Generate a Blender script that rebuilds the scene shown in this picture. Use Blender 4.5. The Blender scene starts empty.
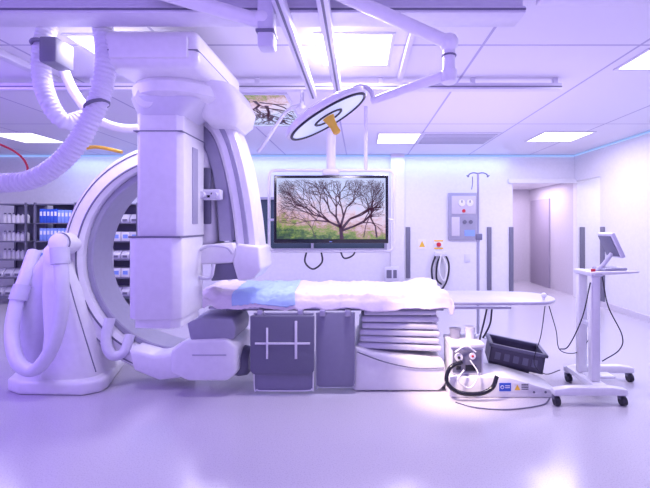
import bpy, bmesh, math, random
from mathutils import Vector, Matrix, noise
random.seed(7)
F=400.0; VX=360.0; VY=224.0; CH=1.5
def at(px,py,d): return Vector(((px-VX)*d/F, d, CH+(VY-py)*d/F))
def xz(d,pts): return [((px-VX)*d/F, CH+(VY-py)*d/F) for px,py in pts]
# ------------------------------------------------------------ materials
MATS={}
def mat(name,col,rough=0.45,metal=0.0,emit=None,es=0.0,noise_amt=0.0,nscale=20.0,bump=0.0,coat=0.0,alpha=1.0):
    if name in MATS: return MATS[name]
    m=bpy.data.materials.new(name); m.use_nodes=True
    nt=m.node_tree; b=nt.nodes['Principled BSDF']
    b.inputs['Base Color'].default_value=(*col,1); b.inputs['Roughness'].default_value=rough
    b.inputs['Metallic'].default_value=metal
    b.inputs['Coat Weight'].default_value=coat
    if emit: 
        b.inputs['Emission Color'].default_value=(*emit,1); b.inputs['Emission Strength'].default_value=es
    tc=nt.nodes.new('ShaderNodeTexCoord'); n=nt.nodes.new('ShaderNodeTexNoise')
    n.inputs['Scale'].default_value=nscale; n.inputs['Detail'].default_value=4
    nt.links.new(tc.outputs['Object'],n.inputs['Vector'])
    r=nt.nodes.new('ShaderNodeValToRGB'); a=noise_amt if noise_amt else 0.02
    r.color_ramp.elements[0].position=0.35; r.color_ramp.elements[1].position=0.65
    r.color_ramp.elements[0].color=tuple(max(0,c*(1-a)) for c in col)+(1,)
    r.color_ramp.elements[1].color=tuple(min(1,c*(1+a)) for c in col)+(1,)
    nt.links.new(n.outputs['Fac'],r.inputs['Fac']); nt.links.new(r.outputs['Color'],b.inputs['Base Color'])
    if bump:
        bp=nt.nodes.new('ShaderNodeBump'); bp.inputs['Strength'].default_value=bump
        nt.links.new(n.outputs['Fac'],bp.inputs['Height']); nt.links.new(bp.outputs['Normal'],b.inputs['Normal'])
    MATS[name]=m; return m
WHITE=mat('white_enamel',(0.85,0.84,0.87),0.3,coat=0.3)
WHITE2=mat('offwhite_plastic',(0.68,0.67,0.76),0.4)
GREY=mat('grey_plastic',(0.17,0.165,0.24),0.45)
MIDG=mat('mid_grey_plastic',(0.36,0.35,0.46),0.45)
DARK=mat('dark_rubber',(0.022,0.020,0.035),0.5)
BLACK=mat('black_gloss',(0.012,0.012,0.02),0.2)
STEEL=mat('brushed_steel',(0.55,0.54,0.62),0.3,0.8)
ALU=mat('anodised_rail',(0.72,0.70,0.80),0.4,0.1)
HOSE=mat('hose_plastic',(0.76,0.74,0.85),0.4)
SHEET=mat('sheet_cloth',(0.90,0.81,0.88),0.85,nscale=60,bump=0.05)
BLUEPAD=mat('blue_paper_pad',(0.48,0.66,0.92),0.85,nscale=90,bump=0.2)
SKIRT=mat('lead_skirt_vinyl',(0.16,0.155,0.23),0.6,nscale=120,bump=0.05)
SKIRT2=mat('lead_skirt_panel',(0.25,0.24,0.34),0.6)
YEL=mat('yellow_plastic',(0.9,0.55,0.05),0.4)
RED=mat('red_plastic',(0.6,0.03,0.05),0.4)
BLUE=mat('blue_card',(0.04,0.12,0.62),0.5)
LBLUE=mat('light_blue_card',(0.25,0.38,0.85),0.5)
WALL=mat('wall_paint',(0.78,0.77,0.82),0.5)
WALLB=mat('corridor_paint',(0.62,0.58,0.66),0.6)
CARBON=mat('table_top_laminate',(0.60,0.58,0.68),0.35)
def floor_mat():
    m=bpy.data.materials.new('speckled_vinyl_floor'); m.use_nodes=True; nt=m.node_tree; b=nt.nodes['Principled BSDF']
    tc=nt.nodes.new('ShaderNodeTexCoord')
    n=nt.nodes.new('ShaderNodeTexNoise'); n.inputs['Scale'].default_value=120; n.inputs['Detail'].default_value=3
    nt.links.new(tc.outputs['Object'],n.inputs['Vector'])
    r=nt.nodes.new('ShaderNodeValToRGB'); r.color_ramp.elements[0].position=0.30; r.color_ramp.elements[1].position=0.5
    r.color_ramp.elements[0].color=(0.45,0.41,0.50,1); r.color_ramp.elements[1].color=(0.56,0.53,0.60,1)
    nt.links.new(n.outputs['Fac'],r.inputs['Fac']); nt.links.new(r.outputs['Color'],b.inputs['Base Color'])
    b.inputs['Roughness'].default_value=0.2
    return m
FLOOR=floor_mat()
def ceil_mat():
    m=bpy.data.materials.new('ceiling_panels'); m.use_nodes=True; nt=m.node_tree; b=nt.nodes['Principled BSDF']
    b.inputs['Roughness'].default_value=0.5
    tc=nt.nodes.new('ShaderNodeTexCoord'); br=nt.nodes.new('ShaderNodeTexBrick')
    br.offset=0; br.inputs['Scale'].default_value=1; br.inputs['Brick Width'].default_value=1.25; br.inputs['Row Height'].default_value=2.5
    br.inputs['Mortar Size'].default_value=0.012; br.inputs['Color1'].default_value=(0.80,0.78,0.86,1); br.inputs['Color2'].default_value=(0.77,0.75,0.84,1)
    br.inputs['Mortar'].default_value=(0.45,0.42,0.60,1)
    nt.links.new(tc.outputs['Object'],br.inputs['Vector']); nt.links.new(br.outputs['Color'],b.inputs['Base Color'])
    return m
CEIL=ceil_mat()
def emis(name,col,s):
    m=bpy.data.materials.new(name); m.use_nodes=True; nt=m.node_tree; b=nt.nodes['Principled BSDF']
    b.inputs['Base Color'].default_value=(0.02,0.02,0.02,1); b.inputs['Roughness'].default_value=0.3
    b.inputs['Emission Color'].default_value=(*col,1); b.inputs['Emission Strength'].default_value=s; return m
PANEL=emis('light_diffuser',(1.0,0.96,1.0),2.2)
COVE=emis('cove_led',(0.30,0.48,1.0),0.85)
BRANCH=emis('branch_pixels',(0.05,0.015,0.04),0.8)
def picture_mat(name,axis,lift):
    m=bpy.data.materials.new(name); m.use_nodes=True; nt=m.node_tree; b=nt.nodes['Principled BSDF']
    b.inputs['Base Color'].default_value=(0.02,0.02,0.02,1); b.inputs['Roughness'].default_value=0.25
    tc=nt.nodes.new('ShaderNodeTexCoord'); sp=nt.nodes.new('ShaderNodeSeparateXYZ'); nt.links.new(tc.outputs['Generated'],sp.inputs[0])
    n=nt.nodes.new('ShaderNodeTexNoise'); n.inputs['Scale'].default_value=11; n.inputs['Detail'].default_value=9; n.inputs['Roughness'].default_value=0.8
    nt.links.new(tc.outputs['Generated'],n.inputs['Vector'])
    a=nt.nodes.new('ShaderNodeMath'); a.operation='MULTIPLY_ADD'; a.inputs[1].default_value=1.3; a.inputs[2].default_value=-0.65+lift
    nt.links.new(n.outputs['Fac'],a.inputs[0])
    x2=nt.nodes.new('ShaderNodeMath'); x2.operation='MULTIPLY_ADD'; x2.inputs[1].default_value=0.30
    nt.links.new(sp.outputs['X'],x2.inputs[0]); nt.links.new(sp.outputs[axis],x2.inputs[2])
    ad=nt.nodes.new('ShaderNodeMath'); nt.links.new(x2.outputs[0],ad.inputs[0]); nt.links.new(a.outputs[0],ad.inputs[1])
    r=nt.nodes.new('ShaderNodeValToRGB'); e=r.color_ramp.elements
    e[0].position=0.08; e[0].color=(0.02,0.05,0.04,1)
    e[1].position=1.0; e[1].color=(0.55,0.62,0.95,1)
    for p,c in ((0.2,(0.07,0.15,0.04,1)),(0.32,(0.26,0.34,0.08,1)),(0.42,(0.42,0.28,0.22,1)),(0.50,(0.62,0.40,0.50,1)),(0.66,(0.74,0.60,0.80,1))):
        q=e.new(p); q.color=c
    nt.links.new(ad.outputs[0],r.inputs['Fac']); nt.links.new(r.outputs['Color'],b.inputs['Emission Color'])
    b.inputs['Emission Strength'].default_value=0.9
    return m
PICM=picture_mat('screen_picture','Z',0.06); PICC=picture_mat('ceiling_picture','Y',0.12)
# ------------------------------------------------------------ geometry
def G(bm):
    bm.verts.index_update(); v=[tuple(x.co) for x in bm.verts]; f=[[q.index for q in p.verts] for p in bm.faces]; bm.free(); return v,f
def _bev(bm,b,seg):
    if b>0: bmesh.ops.bevel(bm,geom=list(bm.edges),offset=b,segments=seg,profile=0.5,affect='EDGES',clamp_overlap=True)
def box(x0,x1,y0,y1,z0,z1,bev=0.0,seg=2):
    bm=bmesh.new(); bmesh.ops.create_cube(bm,size=1)
    for v in bm.verts: v.co=Vector(((x0+x1)/2+v.co.x*(x1-x0),(y0+y1)/2+v.co.y*(y1-y0),(z0+z1)/2+v.co.z*(z1-z0)))
    _bev(bm,bev,seg); return G(bm)
def prism(pts,a0,a1,axis='y',bev=0.0,seg=2):
    bm=bmesh.new()
    def mk(p,a): return (p[0],a,p[1]) if axis=='y' else ((a,p[0],p[1]) if axis=='x' else (p[0],p[1],a))
    A=[bm.verts.new(mk(p,a0)) for p in pts]; B=[bm.verts.new(mk(p,a1)) for p in pts]; n=len(pts)
    bm.faces.new(A); bm.faces.new(B[::-1])
    for i in range(n): bm.faces.new((A[i],B[i],B[(i+1)%n],A[(i+1)%n]))
    bmesh.ops.recalc_face_normals(bm,faces=bm.faces); _bev(bm,bev,seg); return G(bm)
def rrect(x0,x1,z0,z1,r,n=5,corners=(1,1,1,1)):
    out=[]
    for k,(cx,cz,a) in enumerate(((x1-r,z1-r,0),(x0+r,z1-r,90),(x0+r,z0+r,180),(x1-r,z0+r,270))):
        if corners[k]:
            for i in range(n+1):
                t=math.radians(a+90*i/n); out.append((cx+r*math.cos(t),cz+r*math.sin(t)))
        else:
            t=math.radians(a+45); out.append((cx+r*(1 if math.cos(t)>0 else -1),cz+r*(1 if math.sin(t)>0 else -1)))
    return out
def frame_axes(d):
    d=d.normalized(); u=Vector((0,0,1)) if abs(d.z)<0.9 else Vector((1,0,0)); a=d.cross(u).normalized(); return a,d.cross(a).normalized()
def cyl(p0,p1,r0,r1=None,n=20):
    p0=Vector(p0);p1=Vector(p1); r1=r0 if r1 is None else r1; a,b=frame_axes(p1-p0); v=[];f=[]
    for p,r in ((p0,r0),(p1,r1)):
        for i in range(n):
            t=2*math.pi*i/n; v.append(tuple(p+(a*math.cos(t)+b*math.sin(t))*r))
    for i in range(n): f.append([i,(i+1)%n,n+(i+1)%n,n+i])
    f.append(list(range(n))[::-1]); f.append(list(range(n,2*n))); return v,f
def lathe(c,d,prof,n=28):
    c=Vector(c); d=Vector(d).normalized(); a,b=frame_axes(d); v=[];f=[]
    for h,r in prof:
        for i in range(n):
            t=2*math.pi*i/n; v.append(tuple(c+d*h+(a*math.cos(t)+b*math.sin(t))*max(r,0.0005)))
    m=len(prof)
    for k in range(m-1):
        for i in range(n): f.append([k*n+i,k*n+(i+1)%n,(k+1)*n+(i+1)%n,(k+1)*n+i])
    f.append(list(range(n))[::-1]); f.append(list(range((m-1)*n,m*n))); return v,f
def spline(pts,step=8):
    P=[Vector(p) for p in pts]; P=[2*P[0]-P[1]]+P+[2*P[-1]-P[-2]]; out=[]
    for i in range(1,len(P)-2):
        for k in range(step):
            t=k/step; a,b,c,d=P[i-1:i+3]
            out.append(0.5*((2*b)+(-a+c)*t+(2*a-5*b+4*c-d)*t*t+(-a+3*b-3*c+d)*t**3))
    out.append(P[-2]); return out
def tube(pts,r,n=10,step=8,corr=0.0,pitch=0.03,smooth=True):
    C=spline(pts,step) if smooth and len(pts)>2 else [Vector(p) for p in pts]
    if corr:
        L=[0]
        for i in range(1,len(C)): L.append(L[-1]+(C[i]-C[i-1]).length)
        N=int(L[-1]/(pitch/4)); out=[];j=0
        for k in range(N+1):
            s=L[-1]*k/N
            while j<len(L)-2 and L[j+1]<s: j+=1
            t=(s-L[j])/max(1e-6,L[j+1]-L[j]); out.append(C[j].lerp(C[j+1],t))
        C=out
    v=[];f=[]; a=None
    for i,p in enumerate(C):
        d=(C[min(i+1,len(C)-1)]-C[max(i-1,0)]).normalized()
        if a is None: a,_=frame_axes(d)
        a=(a-d*a.dot(d)).normalized(); b=d.cross(a)
        rr=r*(1+(corr*(1 if (i%4) in (1,2) else -1))) if corr else r
        for k in range(n):
            t=2*math.pi*k/n; v.append(tuple(p+(a*math.cos(t)+b*math.sin(t))*rr))
    for i in range(len(C)-1):
        for k in range(n): f.append([i*n+k,i*n+(k+1)%n,(i+1)*n+(k+1)%n,(i+1)*n+k])
    f.append(list(range(n))[::-1]); f.append(list(range((len(C)-1)*n,len(C)*n))); return v,f
def band(path,widths,y0,y1,c=0.02):
    n=len(path); v=[];f=[]
    for i,(x,z) in enumerate(path):
        x0,z0=path[max(0,i-1)]; x1,z1=path[min(n-1,i+1)]; dx,dz=x1-x0,z1-z0; l=math.hypot(dx,dz); nx,nz=-dz/l,dx/l
        w=widths[i]/2 if isinstance(widths,(list,tuple)) else widths/2
        ya=y0[i] if isinstance(y0,(list,tuple)) else y0; yb=y1[i] if isinstance(y1,(list,tuple)) else y1
        for s,y in ((-w,ya+c),(-w+c,ya),(w-c,ya),(w,ya+c),(w,yb-c),(w-c,yb),(-w+c,yb),(-w,yb-c)):
            v.append((x+nx*s,y,z+nz*s))
    for i in range(n-1):
        for k in range(8): f.append([i*8+k,i*8+(k+1)%8,(i+1)*8+(k+1)%8,(i+1)*8+k])
    f.append(list(range(8))[::-1]); f.append([(n-1)*8+k for k in range(8)]); return v,f
def loft(secs,n=36,e=4.0):
    v=[];f=[]
    for cx,cy,z,hx,hy in secs:
        for i in range(n):
            t=2*math.pi*i/n; c,s=math.cos(t),math.sin(t)
            v.append((cx+hx*math.copysign(abs(c)**(2/e),c),cy+hy*math.copysign(abs(s)**(2/e),s),z))
    m=len(secs)
    for k in range(m-1):
        for i in range(n): f.append([k*n+i,k*n+(i+1)%n,(k+1)*n+(i+1)%n,(k+1)*n+i])
    f.append(list(range(n))[::-1]); f.append([(m-1)*n+i for i in range(n)]); return v,f
def ball(c,r,sx=1,sy=1,sz=1):
    bm=bmesh.new(); bmesh.ops.create_uvsphere(bm,u_segments=20,v_segments=12,radius=r)
    for v in bm.verts: v.co=Vector((c[0]+v.co.x*sx,c[1]+v.co.y*sy,c[2]+v.co.z*sz))
    return G(bm)
def torus(c,nrm,R,r,n=36,k=8):
    a,b=frame_axes(Vector(nrm)); c=Vector(c); pts=[c+(a*math.cos(2*math.pi*i/n)+b*math.sin(2*math.pi*i/n))*R for i in range(n)]
    v=[];f=[]; nn=Vector(nrm).normalized()
    for i in range(n):
        t=2*math.pi*i/n; rad=a*math.cos(t)+b*math.sin(t)
        for j in range(k):
            s=2*math.pi*j/k; v.append(tuple(pts[i]+rad*math.cos(s)*r+nn*math.sin(s)*r))
    for i in range(n):
        for j in range(k): f.append([i*k+j,((i+1)%n)*k+j,((i+1)%n)*k+(j+1)%k,i*k+(j+1)%k])
    return v,f
def rot(g,ang,axis,c):
    M=Matrix.Translation(Vector(c))@Matrix.Rotation(math.radians(ang),4,axis)@Matrix.Translation(-Vector(c))
    return [tuple(M@Vector(v)) for v in g[0]],g[1]
def grid(nx,ny,fn):
    v=[];f=[]
    for j in range(ny+1):
        for i in range(nx+1): v.append(tuple(fn(i/nx,j/ny)))
    for j in range(ny):
        for i in range(nx):
            a=j*(nx+1)+i; f.append([a,a+1,a+nx+2,a+nx+1])
    return v,f
# ------------------------------------------------------------ objects
WP={}
def link(o): bpy.context.scene.collection.objects.link(o)
def thing(name,label,cat,loc,group=None,kind=None):
    o=bpy.data.objects.new(name,None); o.empty_display_size=0.1; o.location=loc; link(o); WP[o]=Vector(loc)
    o['label']=label; o['category']=cat
    if group: o['group']=group
    if kind: o['kind']=kind
    return o
def part(name,geoms,material,parent=None,label=None,cat=None,group=None,kind=None,base=False,fix=True):
    if isinstance(geoms,tuple): geoms=[geoms]
    V=[];Fc=[]
    for v,f in geoms:
        o=len(V); V+=list(v); Fc+=[[i+o for i in p] for p in f]
    xs=[p[0] for p in V];ys=[p[1] for p in V];zs=[p[2] for p in V]
    c=Vector(((min(xs)+max(xs))/2,(min(ys)+max(ys))/2,min(zs) if base else (min(zs)+max(zs))/2))
    me=bpy.data.meshes.new(name); me.from_pydata([(p[0]-c.x,p[1]-c.y,p[2]-c.z) for p in V],[],Fc)
    if fix:
        bm=bmesh.new(); bm.from_mesh(me); bmesh.ops.recalc_face_normals(bm,faces=bm.faces); bm.to_mesh(me); bm.free()
    me.shade_smooth(); me.set_sharp_from_angle(angle=math.radians(38)); me.materials.append(material)
    o=bpy.data.objects.new(name,me); link(o); WP[o]=c
    if parent: o.parent=parent; o.location=c-WP[parent]
    else: o.location=c
    if label: o['label']=label
    if cat: o['category']=cat
    if group: o['group']=group
    if kind: o['kind']=kind
    return o
def parts(name,geoms,material,parent,**k): return [part(name,g,material,parent,**k) for g in geoms]
def struct(name,geoms,material,label,cat): return part(name,geoms,material,None,label,cat,kind='structure',fix=True)
def arealight(name,loc,tgt,sx,sy,e,col):
    l=bpy.data.lights.new(name,'AREA'); l.shape='RECTANGLE'; l.size=sx; l.size_y=sy; l.energy=e; l.color=col
    o=bpy.data.objects.new(name,l); o.location=loc; o.rotation_euler=(Vector(tgt)-Vector(loc)).to_track_quat('-Z','Y').to_euler(); link(o); return o
# ============================================================ ROOM
CZ=2.92; BY=8.2; RX=4.4
struct('floor',box(-7.6,7.0,-2,11,-0.1,0),FLOOR,'pale lilac speckled vinyl hospital floor','floor')
struct('ceiling',[box(-7.6,4.55,-2,8.35,CZ,CZ+0.1)],CEIL,'white panelled ceiling with fine joints','ceiling')
wx0,wx1,wz0,wz1=-2.62,0.50,1.0,2.0
struct('wall_back',[box(-7.6,wx0,BY,8.35,0,CZ),box(wx1,3.13,BY,8.35,0,CZ),box(wx0,wx1,BY,8.35,0,wz0),box(wx0,wx1,BY,8.35,wz1,CZ),
   box(3.13,4.45,BY,8.35,2.35,CZ),box(4.45,6.6,BY+0.0,8.35,0,CZ)],WALL,'smooth white wall with a window and a wide opening','wall')
struct('wall_right',[box(RX,RX+0.15,-2,7.33,0,CZ),box(RX,RX+0.15,7.33,BY,2.38,CZ)],WALL,'smooth white side wall ending at an open passage','wall')
struct('wall_left',box(-7.75,-7.6,-2,8.35,0,CZ),WALL,'white side wall beside the storage racks','wall')
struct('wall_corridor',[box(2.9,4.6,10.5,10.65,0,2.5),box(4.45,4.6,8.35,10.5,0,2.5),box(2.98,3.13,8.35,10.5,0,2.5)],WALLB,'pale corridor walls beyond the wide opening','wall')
struct('ceiling_corridor',[box(2.98,4.6,8.35,10.6,2.4,2.5),box(4.55,6.6,6.5,8.2,2.6,2.7)],WALL,'low white corridor ceiling','ceiling')
struct('wall_passage',[box(4.55,6.6,6.4,6.5,0,2.7),box(6.6,6.7,6.4,8.35,0,2.9)],WALL,'white walls of the side passage','wall')
struct('door_1',[box(4.41,4.45,9.35,10.35,0,2.1,0.005)],mat('door_paint',(0.40,0.35,0.46),0.5),'flat mauve corridor door','door')
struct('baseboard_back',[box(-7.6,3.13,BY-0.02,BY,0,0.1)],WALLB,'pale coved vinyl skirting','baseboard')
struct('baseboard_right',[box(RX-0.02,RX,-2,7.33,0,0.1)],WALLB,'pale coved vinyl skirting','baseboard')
struct('trim_1',[box(-7.6,4.38,BY-0.05,BY,2.88,2.9)],COVE,'blue glowing strip light along the ceiling edge','cove light')
struct('trim_2',[box(RX-0.04,RX,-1,BY-0.05,2.888,2.903)],COVE,'blue glowing strip light along the ceiling edge','cove light')
struct('trim_3',[box(3.03,4.45,BY-0.05,BY,2.33,2.42,0.005)],WALL,'white header trim over the opening','trim')
struct('trim_4',[box(0.62,0.90,BY-0.12,BY,0,CZ,0.005)],WALL,'slim white boxed wall pilaster','trim')
wf=[box(wx0-0.05,wx1+0.05,BY-0.03,BY+0.03,wz1,wz1+0.05),box(wx0-0.05,wx1+0.05,BY-0.03,BY+0.03,wz0-0.05,wz0),
    box(wx0-0.05,wx0,BY-0.03,BY+0.03,wz0,wz1),box(wx1,wx1+0.05,BY-0.03,BY+0.03,wz0,wz1),box(-1.0,-0.95,BY-0.03,BY+0.03,wz0,wz1)]
w=struct('window_1',wf,MIDG,'control room observation window with dark glass','window')
part('window_glass',box(wx0,wx1,BY+0.03,BY+0.05,wz0,wz1),mat('dark_glass',(0.05,0.08,0.11),0.12),w)
def light_panel(x0,x1,y0,y1,label,e):
    t=thing('ceiling_light_panel',label,'ceiling light',((x0+x1)/2,(y0+y1)/2,CZ),group='ceiling light panels')
    z=CZ-0.012; b=0.025
    part('light_frame',[box(x0-b,x1+b,y0-b,y0,z,CZ),box(x0-b,x1+b,y1,y1+b,z,CZ),box(x0-b,x0,y0,y1,z,CZ),box(x1,x1+b,y0,y1,z,CZ)],WHITE2,t)
    part('light_diffuser',box(x0,x1,y0,y1,CZ-0.006,CZ),PANEL,t)
    arealight('ceiling_panel_lamp',((x0+x1)/2,(y0+y1)/2,CZ-0.02),((x0+x1)/2,(y0+y1)/2,0),x1-x0-0.04,y1-y0-0.04,e,(0.84,0.78,1.0))
LL='square recessed bright white ceiling light panel'
light_panel(-0.32,0.24,2.98,3.56,LL,44)
light_panel(0.30,0.95,6.25,7.0,LL,28)
light_panel(2.85,3.6,6.15,6.85,LL,34)
light_panel(-5.8,-5.1,6.2,6.95,LL,26)
light_panel(2.35,3.0,3.25,3.65,LL,28)
light_panel(-2.2,-1.75,3.0,3.38,LL,18)
light_panel(-2.85,-2.2,6.25,6.95,LL,26)
v=thing('ceiling_vent','flat grey slotted ceiling air vent panel','air vent',(1.6,6.6,CZ))
part('vent_plate',box(0.98,2.2,6.2,7.1,CZ-0.01,CZ,0.004),WHITE2,v)
part('vent_slats',[box(1.02,2.16,6.28+i*0.1,6.30+i*0.1,CZ-0.016,CZ-0.01) for i in range(8)],MIDG,v)
def tree2d(x0,y0,ang,ln,w,depth,W,H,out):
    x1=x0+math.cos(ang)*ln; y1=y0+math.sin(ang)*ln
    if not(0.005*W<x1<0.995*W and 0.01*H<y1<0.985*H):
        return
    nx,ny=-math.sin(ang)*w/2,math.cos(ang)*w/2
    out.append([(x0+nx,y0+ny),(x0-nx,y0-ny),(x1-nx*0.7,y1-ny*0.7),(x1+nx*0.7,y1+ny*0.7)])
    if depth==0: return
    k=2 if random.random()<0.75 else 3
    for i in range(k):
        tree2d(x1,y1,ang+random.uniform(-0.7,0.7),ln*random.uniform(0.78,1.0),w*0.66,depth-1,W,H,out)
def branches(W,H,seeds):
    out=[]
    for (sx,sy,a,l,w,d) in seeds: tree2d(sx,sy,a,l,w,d,W,H,out)
    return out
t=thing('ceiling_picture_panel','backlit ceiling tile printed with bare tree branches','picture',(-1.1,5.15,CZ))
px0,px1,py0,py1=-1.62,-0.82,4.35,5.75
part('picture_frame',[box(px0-0.03,px1+0.03,py0-0.03,py0,CZ-0.02,CZ),box(px0-0.03,px1+0.03,py1,py1+0.03,CZ-0.02,CZ),box(px0-0.03,px0,py0,py1,CZ-0.02,CZ),box(px1,px1+0.03,py0,py1,CZ-0.02,CZ)],WHITE2,t)
part('picture_print',box(px0,px1,py0,py1,CZ-0.008,CZ),PICC,t)
br=[]
for k in range(14):
    br+=branches(px1-px0,py1-py0,[(random.uniform(0.05,0.7),random.uniform(0.03,1.1),random.uniform(0.3,2.8),0.17,0.05,6)])
V=[];Q=[]
for q in br:
    o=len(V); V+=[(px0+p[0],py0+p[1],CZ-0.0095) for p in q]; Q.append([o,o+1,o+2,o+3])
part('printed_branches',(V,Q),BRANCH,t,fix=False)
# ============================================================ CEILING RAILS
RL='long silver overhead track for the equipment trolleys'
t=thing('ceiling_rail',RL,'ceiling rail',(-1,2.55,CZ),group='cross rails')
part('rail_profile',[box(-4.2,1.02,2.50,2.60,2.84,CZ,0.006),box(-4.2,1.02,2.46,2.64,2.80,2.842,0.003)],ALU,t)
part('rail_slot',[box(-4.2,1.02,2.455,2.46,2.815,2.827)],GREY,t)
t=thing('ceiling_rail',RL,'ceiling rail',(-1,3.90,CZ),group='cross rails')
part('rail_profile',[box(-4.2,1.95,3.86,3.94,2.80,2.865,0.006)]+[box(x-0.02,x+0.02,3.88,3.92,2.86,CZ) for x in (-3.9,-2.6,-1.0,0.2,1.1,1.9)],ALU,t)
part('rail_slot',[box(-4.2,1.95,3.855,3.86,2.822,2.832)],GREY,t)
for x in (-0.46,-0.21):
    t=thing('trolley_rail','silver track running front to back under the cross rails','ceiling rail',(x,2.8,2.79),group='trolley rails')
    part('rail_profile',[box(x-0.035,x+0.035,1.5,3.95,2.735,2.80,0.006)],ALU,t)
    part('rail_groove',[box(x-0.008,x+0.008,1.52,3.93,2.731,2.737)],GREY,t)
t=thing('ceiling_rail','wide silver overhead track near the ceiling','ceiling rail',(2.1,2.38,CZ),group='cross rails')
part('rail_profile',[box(1.08,4.0,2.36,2.46,2.84,CZ,0.006)],ALU,t)
t=thing('ceiling_rail','thin white track running front to back under the ceiling','ceiling rail',(-3.0,3.1,CZ),group='cross rails')
part('rail_profile',[box(-2.98,-2.9,1.6,4.2,2.86,CZ,0.006)],ALU,t)
t=thing('ceiling_rail','thin white track running front to back under the ceiling','ceiling rail',(0.38,3.1,CZ),group='cross rails')
part('rail_profile',[box(0.36,0.40,2.7,3.84,2.86,CZ,0.006)],ALU,t)
# ============================================================ CEILING C-ARM
cc=thing('ceiling_mounted_c_arm','large white ceiling-hung x-ray C-arm with tall boxed column','x-ray machine',(-1.4,3.15,2.79))
part('trolley',[box(-1.72,-1.08,2.66,3.62,2.55,2.80,0.05,4),box(-1.66,-1.14,2.635,2.68,2.60,2.74,0.01)],WHITE,cc,label='white rounded ceiling trolley housing')
part('trolley_groove',[box(-1.722,-1.078,2.655,3.60,2.655,2.662,0.002)],GREY,cc)
part('turntable',lathe((-1.4,3.2,2.42),(0,0,1),[(0,0.30),(0.03,0.36),(0.10,0.37),(0.13,0.35)],40),WHITE,cc)
part('turntable_seam',lathe((-1.4,3.2,2.545),(0,0,1),[(0,0.345),(0.012,0.345)],40),GREY,cc)
part('side_housing',loft([(-1.12,3.42,2.30,0.10,0.22),(-1.12,3.4,2.36,0.17,0.28),(-1.14,3.35,2.46,0.22,0.34),(-1.16,3.3,2.56,0.20,0.36)]),WHITE,cc)
col=part('column',[prism([(-1.66,2.98),(-1.62,2.94),(-1.35,2.94),(-1.31,2.98),(-1.31,3.36),(-1.66,3.36)],1.40,2.40,'z',0.008,2)],WHITE,cc,label='tall white faceted column shell')
part('column_cover',[prism([(-1.70,2.95),(-1.64,2.91),(-1.37,2.91),(-1.31,2.95),(-1.31,3.34),(-1.70,3.34)],0.80,1.41,'z',0.012,2),
                     prism([(-1.66,2.95),(-1.39,2.93),(-1.33,2.97),(-1.33,3.30),(-1.66,3.30)],0.73,0.80,'z',0.008,2)],WHITE,cc)
part('column_seam',[box(-1.685,-1.305,2.905,3.35,1.398,1.412,0.003)],GREY,cc)
part('column_seam',[box(-1.665,-1.305,2.936,3.365,2.18,2.188,0.001)],GREY,cc)
part('column_slot',[box(-1.312,-1.302,3.12,3.22,1.5,2.1,0.004)],MIDG,cc)
part('column_shoulder',[loft([(-1.48,3.12,2.30,0.18,0.19),(-1.46,3.15,2.38,0.24,0.25),(-1.44,3.17,2.43,0.28,0.28)])],WHITE2,cc)
part('shoulder_knob',[cyl((-1.56,2.90,2.42),(-1.56,2.98,2.42),0.07,0.09,24)],WHITE,cc)
pts=xz(3.5,[(176,128),(192,116),(208,116),(222,126),(232,144),(239,168),(244,192),(248,218),(251,246)])
P=[(p.x,p.z) for p in spline([(a,0,b) for a,b in pts],5)]
part('c_arc',band(P,0.20,3.38,3.66,0.03),WHITE,cc,label='white curved arm shell')
part('c_arc_track',band(P,0.04,3.370,3.385,0.004),MIDG,cc)
pts=xz(3.6,[(186,138),(202,132),(214,142),(223,165),(229,195),(233,240)])
P=[(p.x,p.z) for p in spline([(a,0,b) for a,b in pts],5)]
part('inner_arc',band(P,0.13,3.42,3.85,0.02),MIDG,cc,label='inner face of the curved arm, its shading coloured grey')  # mid grey stands in for the shading on the arc's inner surface
part('side_pod',loft([(-1.38,3.62,1.30,0.10,0.14),(-1.38,3.62,1.36,0.14,0.18),(-1.40,3.6,1.75,0.15,0.20),(-1.42,3.6,2.10,0.13,0.2),(-1.42,3.6,2.2,0.08,0.12)]),WHITE,cc)
part('pod_slot',[box(-1.34,-1.27,3.40,3.43,1.5,1.98,0.01)],GREY,cc)
part('control_handle',[box(-1.33,-1.16,3.33,3.40,1.70,1.79,0.015,3),cyl((-1.31,3.34,1.74),(-1.31,3.28,1.74),0.03),cyl((-1.20,3.34,1.74),(-1.20,3.29,1.74),0.022)],WHITE2,cc)
parts('control_button',[box(-1.27,-1.25,3.322,3.333,1.72,1.74),box(-1.24,-1.225,3.322,3.333,1.745,1.76)],BLACK,cc)
part('detector_mount',[prism(xz(3.4,[(190,246),(236,242),(240,252),(236,262),(196,264),(190,258)]),3.3,3.75,'y',0.02,3)],WHITE,cc)
part('detector',[prism(xz(3.4,[(240,243),(262,246),(264,268),(256,278),(241,279),(236,262)]),3.3,3.72,'y',0.02,3)],WHITE,cc,label='boxy white detector head')
part('detector_face',[prism(xz(3.4,[(214,262),(238,262),(241,278),(214,280)]),3.33,3.68,'y',0.01,2)],GREY,cc)
parts('grab_handle',[tube([at(194,262,3.28),at(196,275,3.26),at(210,278,3.26),at(214,264,3.28)],0.014),tube([at(200,250,3.28),at(210,246,3.22),at(226,247,3.22),at(232,253,3.28)],0.012)],WHITE2,cc)
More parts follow.
